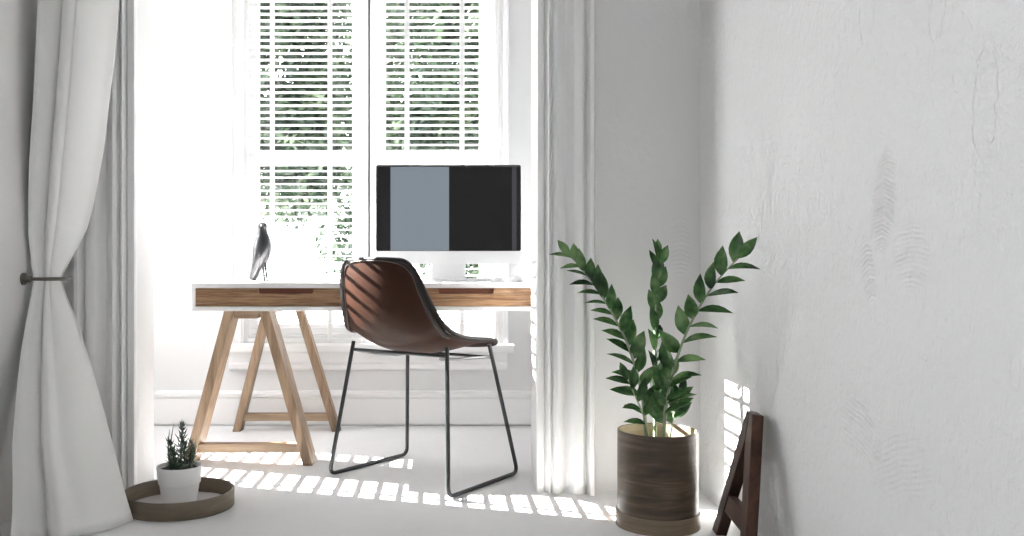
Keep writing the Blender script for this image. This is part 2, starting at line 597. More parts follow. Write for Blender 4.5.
# window architrave and sill on the window wall
w = MB()
for s in (-1, 1):
    pr = [(0.0, 0.0), (0.0, 0.020), (0.010, 0.026), (0.024, 0.026), (0.030, 0.018), (0.048, 0.018), (0.054, 0.034), (0.072, 0.036), (0.078, 0.028), (0.078, 0)]
    w.prism([(WC + s * (0.645 + a), YB - b, WZ0 - 0.01) for a, b in pr], (0, 0, 2.3))
struct(w.build('trim_3', M['trim'], smooth=35))
w = MB()
w.prism([(WX0 - 0.09, YB + a, b) for a, b in [(0.005, 0.375), (-0.055, 0.375), (-0.065, 0.385), (-0.065, 0.414), (-0.055, 0.422), (0.005, 0.422)]], (1.49, 0, 0))
w.prism([(WX0 - 0.06, YB + a, b) for a, b in [(0, 0.285), (-0.020, 0.285), (-0.030, 0.295), (-0.030, 0.315), (-0.018, 0.325), (-0.018, 0.376), (0, 0.376)]], (1.43, 0, 0))
struct(w.build('trim_4', M['trim'], smooth=35))

# the window: outer frame, two sash pairs, dark joint between them, panes
win = thing('window_1', (WC, YB, 0), 'tall white two-panel window with a middle rail above the desk', 'window')
win['kind'] = 'structure'
y0, y1 = 0.03, 0.075
hw_ = 0.655
fr = MB()
fr.box(-hw_, -hw_ + 0.03, 0.02, 0.12, WZ0, WZ1).box(hw_ - 0.03, hw_, 0.02, 0.12, WZ0, WZ1)
fr.box(-hw_ + 0.03, hw_ - 0.03, 0.02, 0.12, WZ1 - 0.03, WZ1).box(-hw_ + 0.03, hw_ - 0.03, 0.02, 0.12, WZ0, WZ0 + 0.03)
fr.build('window_frame', M['sash'], win, merge=False)
RAIL0, RAIL1 = H + (268 - 165) * 4.52 / F, H + (268 - 150) * 4.52 / F
for s in (-1, 1):
    a, b = (0.005, 0.085) if s > 0 else (-0.085, -0.005)
    o0, o1 = (0.575, 0.63) if s > 0 else (-0.63, -0.575)
    m_ = MB()
    m_.box(a, b, y0, y1, WZ0 + 0.03, WZ1 - 0.03).box(o0, o1, y0, y1, WZ0 + 0.03, WZ1 - 0.03)
    i0, i1 = (b, o0) if s > 0 else (o1, a)
    for z0, z1 in ((WZ0 + 0.03, WZ0 + 0.10), (RAIL0, RAIL1), (WZ1 - 0.09, WZ1 - 0.03)):
        m_.box(i0, i1, y0, y1, z0, z1)
    sh = m_.build('sash', M['sash'], win, bevel=0.004, merge=False)
    MB().box(i0 - 0.002, i1 + 0.002, 0.05, 0.056, WZ0 + 0.1, RAIL0).build('pane', M['glass'], win)
    MB().box(i0 - 0.002, i1 + 0.002, 0.05, 0.056, RAIL1, WZ1 - 0.09).build('pane', M['glass'], win)
MB().box(-0.008, 0.008, 0.050, 0.07, WZ0 + 0.03, WZ1 - 0.03).build('joint_strip', M['gasket'], win)


# venetian blinds hanging inside the window, one to each half
def blind(label, x0, x1, tapes):
    t = thing('venetian_blind', ((x0 + x1) / 2, YB - 0.028, WZ0), label, 'blind', group='white venetian blinds in the window')
    hw = (x1 - x0) / 2
    pitch, d, th, tilt = 0.0335, 0.027, 0.0025, math.radians(9)
    m_ = MB()
    z = 0.05
    c, s = math.cos(tilt), math.sin(tilt)
    while z < WZ1 - WZ0 - 0.05:
        row = []
        for (q, e) in ((-0.5, 0), (-0.17, 0.0022), (0.17, 0.0022), (0.5, 0)):
            row.append((q * d * c, z - q * d * s + e))
        up = [(y, zz + th / 2) for y, zz in row]
        dn = [(y, zz - th / 2) for y, zz in row][::-1]
        m_.prism([(-hw, y, zz) for y, zz in up + dn], (2 * hw, 0, 0))
        z += pitch
    m_.build('slats', M['slat'], t, merge=False)
    for px in tapes:
        x = (px - VX) * (YB - 0.04) / F - (x0 + x1) / 2
        MB().box(x - 0.0125, x + 0.0125, -0.0165, -0.0155, 0.02, WZ1 - WZ0 - 0.01).build('ladder_tape', M['tape'], t)
    MB().box(-hw, hw, -0.014, 0.014, 0.008, 0.028).build('bottom_rail', M['slat'], t, bevel=0.003)
    MB().box(-hw, hw, -0.018, 0.018, WZ1 - WZ0 - 0.05, WZ1 - WZ0 - 0.002).build('headrail', M['slat'], t, bevel=0.003)
    return t


k = (YB - 0.028) / F
blind('white slatted blind on the left half of the window, behind the bird figurine', (249 - VX) * k, (362 - VX) * k, (272.5, 330))
blind('white slatted blind on the right half of the window, behind the computer screen', (372 - VX) * k, (488 - VX) * k, (407, 462))

# side window of the bay (its slats throw the stripes of sun): stands outside the picture, to the left
win2 = thing('window_2', (BXL, 0, 0), 'white side window with slats in the left wall of the bay', 'window')
win2['kind'] = 'structure'
fr = MB()
for a, b in ((LY0, LY0 + 0.02), (3.880, 3.970), (LY1 - 0.08, LY1)):
    fr.box(-0.12, -0.04, a, b, LZ0, LZ1)
fr.box(-0.12, -0.04, LY0, LY1, LZ0, LZ0 + 0.04).box(-0.12, -0.04, LY0, LY1, LZ1 - 0.04, LZ1)
fr.build('window_frame', M['sash'], win2, merge=False)
MB().box(-0.095, -0.09, LY0 + 0.02, 3.880, LZ0 + 0.04, LZ1 - 0.04).build('pane', M['glass'], win2)
MB().box(-0.095, -0.09, 3.970, LY1 - 0.08, LZ0 + 0.04, LZ1 - 0.04).build('pane', M['glass'], win2)
sl = MB()
z = LZ0 + 0.05
while z < LZ1 - 0.05:
    a = math.radians(36)
    dx, dz = 0.013 * math.cos(a), 0.013 * math.sin(a)
    e = 0.0095
    sl.prism([(-dx - 0.02, LY0, z + dz + e), (-dx - 0.02, LY0, z + dz - e), (dx - 0.02, LY0, z - dz - e), (dx - 0.02, LY0, z - dz + e)], (0, LY1 - LY0, 0))
    z += 0.057
sl.build('slats', M['slat'], win2, merge=False)
tp = MB()
for y in (3.672, 4.135):
    tp.box(-0.006, -0.004, y - 0.012, y + 0.012, LZ0, LZ1)
tp.build('ladder_tape', M['tape'], win2)

# ------------------------------------------------------------------- desk
DY0, DY1, DX0, DX1 = 3.44, 4.40, -1.004, 1.172
DZ0, DZ1 = 0.640, 0.751
desk = thing('trestle_desk', (0, DY0, 0), 'long white desk with a wood drawer front on oak trestle legs', 'desk')
sh = MB()
sh.box(DX0, DX1, 0, DY1 - DY0, DZ1 - 0.020, DZ1).box(DX0, DX1, 0, DY1 - DY0, DZ0, DZ0 + 0.017)
sh.box(DX0, DX0 + 0.016, 0, DY1 - DY0, DZ0 + 0.017, DZ1 - 0.02).box(DX1 - 0.016, DX1, 0, DY1 - DY0, DZ0 + 0.017, DZ1 - 0.02)
sh.box(DX0, DX1, DY1 - DY0 - 0.016, DY1 - DY0, DZ0 + 0.017, DZ1 - 0.02)
sh.build('desk_shell', M['lacquer'], desk, bevel=0.0015, merge=False)
dw = (DX1 - DX0 - 0.032) / 3
for i in range(3):
    x0 = DX0 + 0.016 + i * dw + 0.001
    x1 = x0 + dw - 0.002
    xc = (x0 + x1) / 2
    zb, zt = DZ0 + 0.0185, DZ1 - 0.0215
    nz, nw = zt - 0.022, 0.112
    pl = [(x0, zb), (x1, zb), (x1, zt), (xc + nw, zt), (xc + nw - 0.004, nz + 0.003), (xc + nw - 0.010, nz), (xc - nw + 0.010, nz), (xc - nw + 0.004, nz + 0.003), (xc - nw, zt), (x0, zt)]
    d = MB().prism([(a, 0.006, b) for a, b in pl], (0, 0.018, 0)).build('drawer_front', M['drawer_wood'], desk)
    MB().box(xc - nw - 0.01, xc + nw + 0.01, 0.0245, 0.034, nz - 0.012, zt).build('finger_pull', M['notch_wood'], d)
    MB().box(x0 + 0.01, x1 - 0.01, 0.035, 0.5, zb + 0.004, zb + 0.012).build('drawer_base', M['lacquer'], d)


def trestle(cx):
    t = bpy.data.objects.new('trestle', None)
    t.empty_display_size = 0.1
    COL.objects.link(t)
    t.parent = desk
    t.location = (cx, 0, 0)
    top, bot, wd = 0.091, 0.266, 0.040
    for y, dep, sh_ in ((3.56 - DY0, 0.13, 0.008), (4.30 - DY0, 0.07, 0.03)):
        for s in (-1, 1):
            p = [(s * top + sh_ * 0.4, 0.6385), (s * (top - wd) + sh_ * 0.4, 0.6385), (s * (bot - wd) + sh_, 0.0), (s * bot + sh_, 0.0)]
            MB().prism([(a, y, b) for a, b in p], (0, dep, 0)).build('leg', M['oak_leg'], t, bevel=0.003)
        zt, zl = 0.6385, 0.603
        MB().box(-top + wd + 0.0005 + sh_ * 0.4, top - wd - 0.0005 + sh_ * 0.4, y + 0.001, y + dep - 0.001, zl, zt).build('top_rail', M['oak_bar'], t, bevel=0.002)
        hb = bot - wd - (bot - top) * 0.075 / 0.6385 + 0.004
        MB().box(-hb - 0.008 + sh_, hb + 0.008 + sh_, y + 0.012, y + min(dep, 0.07) - 0.012, 0.052, 0.087).build('cross_rail', M['oak_bar'], t, bevel=0.002)
    MB().box(-0.03, 0.03, 3.69 - DY0, 4.30 - DY0, 0.60, 0.638).build('spine_rail', M['oak_leg'], t, bevel=0.002)


trestle(-0.816)
trestle(0.972)

# ------------------------------------------------------------------ chair
ang = math.atan2(-0.60, 0.80)
chair = thing('leather_chair', (-0.073, 3.405, 0), 'dark brown leather shell chair on a black rod sled base, drawn up to the desk', 'chair', ang)
# local x = across, local y = forwards
ST = [  # centre (f,h), edge (f,h), half width
    ((-.322, .842), (-.300, .838), .142), ((-.321, .838), (-.290, .830), .168), ((-.318, .80), (-.278, .79), .184),
    ((-.306, .74), (-.262, .73), .200), ((-.284, .67), (-.238, .665), .218), ((-.256, .60), (-.212, .612), .236),
    ((-.208, .530), (-.184, .572), .247), ((-.130, .492), (-.115, .552), .246), ((-.03, .482), (-.02, .543), .238),
    ((.07, .490), (.08, .535), .228), ((.145, .504), (.150, .530), .216), ((.195, .512), (.195, .526), .206),
    ((.220, .508), (.216, .518), .197), ((.230, .494), (.226, .504), .186)]
rows = []
NU = 18
for c, e, hw in ST:
    r = []
    for i in range(NU + 1):
        u = -1 + 2 * i / NU
        b = (min(abs(u), 0.87) / 0.87) ** (2.0 if c[1] > 0.55 else 2.4)
        r.append((hw * u - 0.006, c[0] + (e[0] - c[0]) * b, c[1] + (e[1] - c[1]) * b))
    rows.append(r)
MB().grid(rows).build('seat_shell', M['leather'], chair, smooth=180, solid=0.012, sub=2)
loop = [r[0] for r in rows] + rows[-1][1:] + [r[-1] for r in rows[:-1]][::-1] + rows[0][1:-1][::-1]
lp = [Vector(p) for p in loop]
for _ in range(2):
    lp = [(lp[i - 1] + lp[i] * 2 + lp[(i + 1) % len(lp)]) / 4 for i in range(len(lp))]
MB().tube(lp, 0.0095, 8, closed=True).build('edge_binding', M['leather_edge'], chair, smooth=180, sub=1)
# turned-over hem of dark leather along the sides and top of the back, with its seam


def shell(si, u):
    i0 = min(int(si), len(ST) - 2)
    f_ = si - i0
    a = [ST[i0][q][k] + (ST[i0 + 1][q][k] - ST[i0][q][k]) * f_ for q in (0, 1) for k in (0, 1)]
    hw = ST[i0][2] + (ST[i0 + 1][2] - ST[i0][2]) * f_
    b = (min(abs(u), 0.87) / 0.87) ** (2.0 if a[1] > 0.55 else 2.4)
    return Vector((hw * u - 0.006, a[0] + (a[2] - a[0]) * b, a[1] + (a[3] - a[1]) * b))


def skin(si, u, off):
    p = shell(si, u)
    t1, t2 = shell(si + 0.02, u) - p, shell(si, u + 0.01 * (1 if u < 0.5 else -1)) - p
    n_ = t1.cross(t2).normalized()
    if n_.dot(Vector((0.9 * u, -0.8, -0.7 if si > 5 else -0.3))) < 0:
        n_ = -n_
    return p + n_ * off


path = [(si / 2, -1.0) for si in range(13, 3, -1)] + [(1.2, -0.97), (0.55, -0.88), (0.3, -0.7)] + [(0.22, q / 10) for q in range(-5, 6, 2)] + [(0.3, 0.7), (0.55, 0.88), (1.2, 0.97)] + [(si / 2, 1.0) for si in range(4, 14)]
hem, seam = [], []
for si, u in path:
    fs_ = min(1.0, max(0.0, (7.2 - si) / 3.0))
    wu = 0.13 * (0.35 + 0.65 * fs_)
    if abs(u) > 0.99:
        ins = (si, u - math.copysign(wu, u))
    else:
        ins = (si + 0.75 + 0.15 * abs(u), u * 0.90)
    hem.append([skin(si, u, 0.0045), skin((si + ins[0]) / 2, (u + ins[1]) / 2, 0.0085), skin(*ins, 0.0065)])
    seam.append(skin(*ins, 0.0085))
MB().grid(hem).build('leather_hem', M['leather_edge'], chair, smooth=180, solid=0.004, sub=1)
MB().tube(bez(seam, 3), 0.0016, 6).build('seam', M['seam'], chair, smooth=180)


def sled(s):
    tr_, tf = Vector((s * .228, -.170, .525)), Vector((s * .205, .135, .513))
    br, bf = Vector((s * .288, -.243, .0085)), Vector((s * .280, .222, .0085))

    def corner(a, b, c, r=0.035, n_=6):
        u, v_ = (a - b).normalized(), (c - b).normalized()
        p0, p1 = b + u * r, b + v_ * r
        return [(1 - q) ** 2 * p0 + 2 * q * (1 - q) * b + q * q * p1 for q in [i / n_ for i in range(n_ + 1)]]
    pts = [tr_, tr_.lerp(br, 0.5)] + corner(tr_, br, bf) + [br.lerp(bf, 0.5)] + corner(br, bf, tf) + [bf.lerp(tf, 0.5), tf]
    return MB().tube(pts, 0.0078, 10).build('sled_leg', M['black_metal'], chair, smooth=60)


sled(-1)
sled(1)
MB().tube([(-.2295, -.1725, .492), (.2295, -.1725, .492)], 0.0065, 8).build('rear_crossbar', M['black_metal'], chair, smooth=60)
MB().tube([(-.210, .142, .462), (-.12, .142, .462), (.12, .142, .462), (.210, .142, .462)], 0.006, 8).build('front_crossbar', M['black_metal'], chair, smooth=60)
for s in (-1, 1):
    MB().tube([(s * .225, -.165, .49), (s * .16, -.12, .474), (s * .15, 0, .462), (s * .16, .09, .461), (s * .207, .142, .464)], 0.006, 8).build('seat_support', M['steel'], chair, smooth=60)

# ---------------------------------------------------------- things on the desk
sx0, sx1 = (376 - VX) * 4.1 / F, (521 - VX) * 4.1 / F
mon = thing('desktop_computer', ((sx0 + sx1) / 2, 4.1, DZ1), 'wide black-screened computer with a pale chin and stand on the desk', 'computer')
W = (sx1 - sx0) / 2
zc0, zc1, zt = 0.829 - DZ1, 0.890 - DZ1, 1.296 - DZ1
pr = []
def rrect(x0, x1, z0, z1, r, n_=5):
    o_ = []
    for cx, cz, a0 in ((x1 - r, z0 + r, -90), (x1 - r, z1 - r, 0), (x0 + r, z1 - r, 90), (x0 + r, z0 + r, 180)):
        for i in range(n_ + 1):
            a = math.radians(a0 + 90 * i / n_)
            o_.append((cx + r * math.cos(a), cz + r * math.sin(a)))
    return o_
MB().prism([(a, 0.0, b) for a, b in rrect(-W, W, zc0, zt, 0.010)], (0, 0.018, 0)).build('housing', M['aluminium'], mon, smooth=40)
MB().prism([(a, -0.003, b) for a, b in rrect(-W + 0.0006, W - 0.0006, zc1, zt - 0.0006, 0.009)], (0, 0.0028, 0)).build('bezel', M['bezel'], mon, smooth=40)
MB().box(-0.336, 0.336, -0.0042, -0.0032, zc1 + 0.002, zt - 0.010).build('screen', M['screen'], mon)
st = MB()
st.prism([(-0.082, a, b) for a, b in [(0.03, 0.24), (0.045, 0.24), (0.115, 0.010), (0.115, 0.0), (-0.075, 0.0), (-0.075, 0.006), (0.095, 0.008)]], (0.164, 0, 0))
st.box(-0.06, 0.06, 0.018, 0.036, 0.20, 0.26)
st.build('stand', M['aluminium'], mon, smooth=30, bevel=0.002, merge=False)

kb = thing('keyboard', (0.10, 3.80, DZ1), 'slim white keyboard on the desk before the computer', 'keyboard')
MB().prism([(-0.155, a, b) for a, b in [(-0.06, 0), (0.06, 0), (0.06, 0.012), (-0.06, 0.005)]], (0.31, 0, 0)).build('keyboard_base', M['aluminium'], kb, bevel=0.001)
ky = MB()
for r in range(5):
    for c in range(14):
        if r == 0 and 3 < c < 10:
            if c == 4:
                ky.box(-0.148 + 4 * 0.0212, -0.148 + 10 * 0.0212 - 0.003, -0.054, -0.037, 0.0065, 0.0105)
            continue
        x = -0.148 + c * 0.0212
        y = -0.054 + r * 0.0215
        zz = 0.0055 + r * 0.00125
        ky.box(x, x + 0.018, y, y + 0.0175, zz, zz + 0.0045)
ky.build('keys', M['key'], kb, merge=False)
ms = thing('computer_mouse', (0.309, 3.78, DZ1), 'small white rounded mouse at the right end of the keyboard', 'mouse')
mp_ = MB()
rws = []
for i in range(9):
    t_ = i / 8
    hh = 0.024 * math.sin(PI * min(max(t_, 0.02), 0.98)) ** 0.55
    ww = 0.030 * math.sin(PI * min(max(t_, 0.03), 0.97)) ** 0.35
    rws.append([(ww * math.cos(PI * j / 8), -0.055 + 0.11 * t_, hh * math.sin(PI * j / 8) + 0.001) for j in range(9)])
mp_.grid(rws)
mp_.build('mouse_body', M['key'], ms, smooth=180, solid=0.001)
MB().box(-0.003, 0.003, 0.018, 0.036, 0.0215, 0.0255).build('scroll_wheel', M['aluminium'], ms, bevel=0.001)

# bird figurine
BY = 3.78
base = P(261, 0, BY)
bird = thing('bird_figurine', (base.x, BY, DZ1), 'polished grey metal bird figurine standing at the left of the desk', 'figurine')
kk = BY / F
def bp(px, py, dy=0.0):
    q = P(px, py, BY)
    return Vector((q.x - base.x, dy, q.z - DZ1))
axis = [bp(251.0, 281.0, 0.020), bp(253.0, 276.0, 0.018), bp(256.0, 269, 0.013), bp(259.3, 262, 0.006), bp(261.8, 254, 0), bp(262.8, 246, -0.003), bp(263.0, 239, -0.005), bp(263.0, 233.5, -0.007), bp(263.0, 229.8, -0.009), bp(263.2, 227.6, -0.011), bp(263.3, 225.6, -0.012), bp(263.3, 223.9, -0.012), bp(263.3, 222.6, -0.011)]
axis[0].z = max(axis[0].z, 0.004)
rad = [q * kk for q in (3.4, 4.3, 5.2, 7.2, 9.1, 9.0, 7.4, 5.4, 4.2, 4.6, 4.9, 4.0, 1.2)]
MB().tube(axis, rad, 20).build('body', M['chrome'], bird, smooth=180, sub=1)
hd = bp(263.3, 225.6, -0.029)
MB().tube([hd + Vector((0, 0.006, 0)), hd, hd + Vector((0.002, -0.014, -0.003)), hd + Vector((0.003, -0.024, -0.008))], [0.009, 0.008, 0.0045, 0.0006], 10).build('beak', M['dark_metal'], bird, smooth=180)
for s in (-1, 1):
    q = hd + Vector((s * 0.0135, 0.004, 0.004))
    MB().lathe([(0.0003, -0.003), (0.0026, -0.0015), (0.003, 0), (0.0026, 0.0015), (0.0003, 0.003)], 12, q).build('eye', M['dark_metal'], bird, smooth=180)
for px, dy in ((264.5, -0.012), (267.2, -0.018)):
    a, b, c = bp(px - 1.6, 263, dy * 0.4), bp(px - 0.4, 271, dy), bp(px + 0.8, 281.6, dy)
    c.z = 0.004
    MB().tube([a, b, c, c + Vector((0.004, -0.016, -0.002))], [0.006, 0.0042, 0.0036, 0.002], 8).build('leg', M['bird_leg'], bird, smooth=60)

# ------------------------------------------------------- floor: tray and small pot
TX, TY = (180 - VX) * 2.965 / F, 2.955
tray = thing('round_tray', (TX, TY, 0), 'low round weathered wood tray on the floor under the small white pot', 'tray')
R = 0.182
MB().lathe([(R, 0.0005), (R + 0.001, 0.002), (R + 0.001, 0.056), (R - 0.0005, 0.058), (R - 0.006, 0.058), (R - 0.0075, 0.056), (R - 0.0075, 0.0005), (R, 0.0005)], 72).build('rim', M['tray_wood'], tray, smooth=40)
MB().lathe([(0.0, 0.001), (R - 0.008, 0.001), (R - 0.008, 0.006), (0.0, 0.006)], 72).build('tray_base', M['tray_floor'], tray, smooth=40)
PX, PY = P(179.5, 0, 2.98).x, 2.98
pot = thing('potted_succulent', (PX, PY, 0.0062), 'small white pot with a spiky green succulent standing in the round tray', 'potted plant')
MB().lathe([(0.054, 0.0), (0.057, 0.003), (0.0665, 0.068), (0.070, 0.070), (0.0760, 0.126), (0.0748, 0.129), (0.0715, 0.128), (0.0665, 0.100), (0.0, 0.100)], 56).build('pot', M['ceramic'], pot, smooth=35)
MB().lathe([(0.0, 0.1005), (0.0672, 0.1005), (0.069, 0.114), (0.04, 0.119), (0.0, 0.121)], 40).build('soil', M['soil'], pot, smooth=60)


def spike(root, tip, nwh, ln, name='succulent_stem'):
    root, tip = Vector(root), Vector(tip)
    mid = root.lerp(tip, 0.5) + Vector((random.uniform(-.006, .006), random.uniform(-.006, .006), 0))
    ax = bez([root, mid, tip], 6)
    st_ = MB().tube(ax, [0.0032] * (len(ax) - 1) + [0.0012], 6).build(name, M['succulent'], pot, smooth=60)
    lv = MB()
    for i in range(nwh):
        t_ = 0.06 + 0.94 * i / (nwh - 1)
        c = ax[int(t_ * (len(ax) - 1))].lerp(ax[min(int(t_ * (len(ax) - 1)) + 1, len(ax) - 1)], (t_ * (len(ax) - 1)) % 1)
        for j in range(5):
            a = 2 * PI * (j / 5 + i * 0.309) + random.uniform(-.2, .2)
            el = math.radians(2 + 50 * t_ ** 1.5 + random.uniform(-10, 14))
            L = ln * (1.0 - 0.45 * t_) * random.uniform(.8, 1.15)
            d_ = Vector((math.cos(a) * math.cos(el), math.sin(a) * math.cos(el), math.sin(el)))
            lv.tube([c, c + d_ * L * 0.55, c + d_ * L + Vector((0, 0, L * 0.3))], [0.0016, 0.0040, 0.0006], 6, flat=0.5)
    lv.build('leaves', M['succulent'], st_, smooth=180)


for rt, tp_, nw_, ln in (((0.006, -0.010, .115), (0.014, -0.014, .262), 11, .036), ((-0.022, 0.004, .115), (-0.034, 0.0, .205), 8, .032), ((0.028, 0.012, .115), (0.038, 0.010, .200), 8, .032),
                         ((-0.006, -0.028, .115), (-0.012, -0.036, .180), 6, .030), ((0.012, 0.022, .115), (0.010, 0.026, .190), 6, .030)):
    spike(rt, tp_, nw_, ln)
for pts in ([(-.030, .012, .115), (-.034, .010, .19), (-.022, .008, .272)], [(-.036, .016, .115), (-.044, .018, .18), (-.040, .018, .248)], [(.034, .020, .115), (.042, .02, .17), (.058, .018, .238)], [(.040, .0, .115), (.050, -.002, .16), (.060, -.004, .205)]):
    c = bez(pts, 6)
    MB().tube(c, [0.0042 * (1 - 0.85 * (i / (len(c) - 1)) ** 1.5) for i in range(len(c))], 7, flat=0.5).build('blade', M['blade'], pot, smooth=180)

# -------------------------------------------------------------- big potted plant
ZX, ZY = P(657.5, 0, 2.745).x, 2.745
zz = thing('potted_plant', (ZX, ZY, 0), 'tall arching glossy-leaved plant in a brown cylindrical wood planter', 'potted plant')
RP = 0.1245
MB().lathe([(RP - 0.002, 0.012), (RP, 0.014), (RP, 0.298), (RP - 0.0015, 0.300), (RP - 0.0035, 0.300), (RP - 0.0045, 0.298), (RP - 0.0045, 0.012)], 80).build('planter', M['veneer'], zz, smooth=40)
MB().lathe([(RP - 0.0048, 0.24), (RP - 0.0048, 0.2985), (RP - 0.0056, 0.2985), (RP - 0.0056, 0.24)], 80).build('planter_lining', M['tan_inner'], zz, smooth=40)
MB().lathe([(RP + 0.001, 0.0005), (RP + 0.0055, 0.001), (RP + 0.0055, 0.046), (RP + 0.004, 0.048), (RP + 0.001, 0.048), (RP + 0.0005, 0.012), (0.0, 0.012), (0, 0.0005)], 80).build('saucer', M['veneer_light'], zz, smooth=40)
MB().lathe([(0.0, 0.235), (RP - 0.006, 0.235), (RP - 0.006, 0.250), (0.05, 0.257), (0.0, 0.258)], 48).build('soil', M['soil'], zz, smooth=60)


def leaf(mb, base, d, nrm, L, Wd, curl):
    """pointed oval leaf with a folded midrib"""
    d = d.normalized()
    s_ = d.cross(nrm).normalized()
    up = s_.cross(d).normalized()
    prof = [(0.0, 0.10), (0.10, 0.42), (0.25, 0.82), (0.42, 1.0), (0.60, 0.92), (0.76, 0.66), (0.90, 0.28), (1.0, 0.02)]
    rows = []
    for t_, w_ in prof:
        c = base + d * (L * t_) + up * (-curl * L * t_ * t_)
        hw = Wd * 0.5 * w_
        rows.append([c - s_ * hw + up * hw * 0.45, c - s_ * hw * 0.5 + up * hw * 0.16, c, c + s_ * hw * 0.5 + up * hw * 0.16, c + s_ * hw + up * hw * 0.45])
    mb.grid(rows)


def frond(pts, n, L0, L1, face, label=None, t0=0.10, thick=0.0062, spread=58, outside=0):
    """pts: (px,py,Y); leaves in two ranks, nearly in the plane that faces the viewer"""
    loc = Vector((ZX, ZY, 0))
    ctrl = [P(*p) - loc for p in pts]
    ax = bez(ctrl, 10)
    m_ = len(ax) - 1
    o = MB().tube(ax, [thick * (1 - 0.72 * i / m_) for i in range(m_ + 1)], 8).build('frond_stem', M['stem'], zz, smooth=180)
    lv = MB()
    face = Vector(face).normalized()
    for i in range(n):
        t_ = t0 + (1 - t0) * (i + 0.3) / n
        f_ = min(t_, 0.999) * m_
        i0 = int(f_)
        c = ax[i0].lerp(ax[i0 + 1], f_ - i0)
        tg = (ax[min(i0 + 2, m_)] - ax[max(i0 - 1, 0)]).normalized()
        side = tg.cross(face).normalized()
        fc = side.cross(tg).normalized()
        s = 1 if i % 2 else -1
        an = math.radians(spread * (1 - 0.30 * t_) + random.uniform(-9, 9))
        L = (L0 + (L1 - L0) * t_) * random.uniform(0.88, 1.12)
        outer = outside and s * side.x * outside > 0
        if outer:        # outer rank: lies nearly level, seen along its blade
            d = tg * math.cos(an) + side * (s * math.sin(an)) + fc * random.uniform(-0.1, 0.5)
            nr = Vector((random.uniform(-.25, .25), random.uniform(-0.75, -0.25), 1))
        else:
            d = tg * math.cos(an * 0.75) + side * (s * math.sin(an * 0.75)) + fc * random.uniform(-0.25, 0.4)
            nr = fc * 0.9 + side * s * random.uniform(-0.5, 0.5) + Vector((0, 0, random.uniform(0.0, 0.5)))
        leaf(lv, c, d, nr.normalized(), L, L * random.uniform(0.40, 0.48), random.uniform(0.0, 0.22))
    # tip leaf
    tg = (ax[-1] - ax[-3]).normalized()
    leaf(lv, ax[-1], tg, face, L1 * 0.9, L1 * 0.38, 0.05)
    lv.build('leaflets', M['leaf'], o, smooth=180, solid=0.0009)


view = (-0.2, -1, 0.15)
frond([(648, 448, 2.75), (641, 390, 2.73), (629, 348, 2.74), (611, 311, 2.76), (592, 282, 2.78), (570, 255, 2.80)], 27, 0.096, 0.070, view, spread=54, outside=-1)
frond([(662, 448, 2.73), (668, 394, 2.68), (679, 352, 2.60), (694, 317, 2.53), (713, 286, 2.47), (738, 258, 2.42)], 19, 0.104, 0.086, view, spread=58, outside=1)
frond([(655, 448, 2.78), (655, 385, 2.80), (655, 330, 2.84), (656.5, 285, 2.87), (657.5, 256, 2.90)], 19, 0.092, 0.070, (0.25, -1, 0.2), spread=34)
frond([(650, 448, 2.68), (645, 420, 2.66), (636, 398, 2.64), (628, 380, 2.64)], 7, 0.080, 0.066, view, outside=-1, t0=0.25, thick=0.004)
frond([(664, 448, 2.67), (664, 415, 2.65), (667, 395, 2.65), (672, 376, 2.65)], 7, 0.082, 0.068, view, outside=1, t0=0.2, thick=0.004)
frond([(668, 448, 2.74), (672, 424, 2.74), (676, 408, 2.75), (680, 395, 2.76)], 6, 0.085, 0.066, view, t0=0.3, thick=0.004)

# ------------------------------------------------------- wooden letter by the wall
let = thing('wooden_letter', (0.80, 2.5, 0), 'dark stained wooden letter A leaning against the right wall', 'letter')
ft = Vector((0.826, 2.69, 0)) - let.location        # far foot, outer bottom corner
nt = Vector((0.788, 2.30, 0)) - let.location        # near foot
apex = Vector((0.872, 2.50, 0.398)) - let.location
along = (nt - ft).normalized()
upv = apex - (ft + nt) / 2
upv = (upv - along * upv.dot(along))
hgt = upv.length
upv.normalize()
nrm = along.cross(upv).normalized()
if nrm.x < 0:
    nrm = -nrm
TH = 0.032
cen = (ft + nt) / 2
def L2(u, v_, w_=0.0):
    return cen + along * u + upv * v_ + nrm * (w_ - 0.0)
hb_, ht_, sw = 0.200, 0.036, 0.058
for s in (-1, 1):
    pl = [(s * hb_, 0), (s * (hb_ - sw), 0), (s * 0.0005, hgt * 0.80), (s * 0.0005, hgt), (s * ht_, hgt)]
    MB().prism([L2(a, b) for a, b in pl], nrm * TH).build('leg', M['dark_wood'], let, bevel=0.003)
w0 = hb_ - sw
def inn(v_):
    return w0 * (1 - v_ / (hgt * 0.80))
MB().prism([L2(a, b, 0.003) for a, b in [(-inn(.085) - .006, .085), (inn(.085) + .006, .085), (inn(.140) + .006, .140), (-inn(.140) - .006, .140)]], nrm * (TH - 0.006)).build('crossbar', M['dark_wood_bar'], let, bevel=0.002)

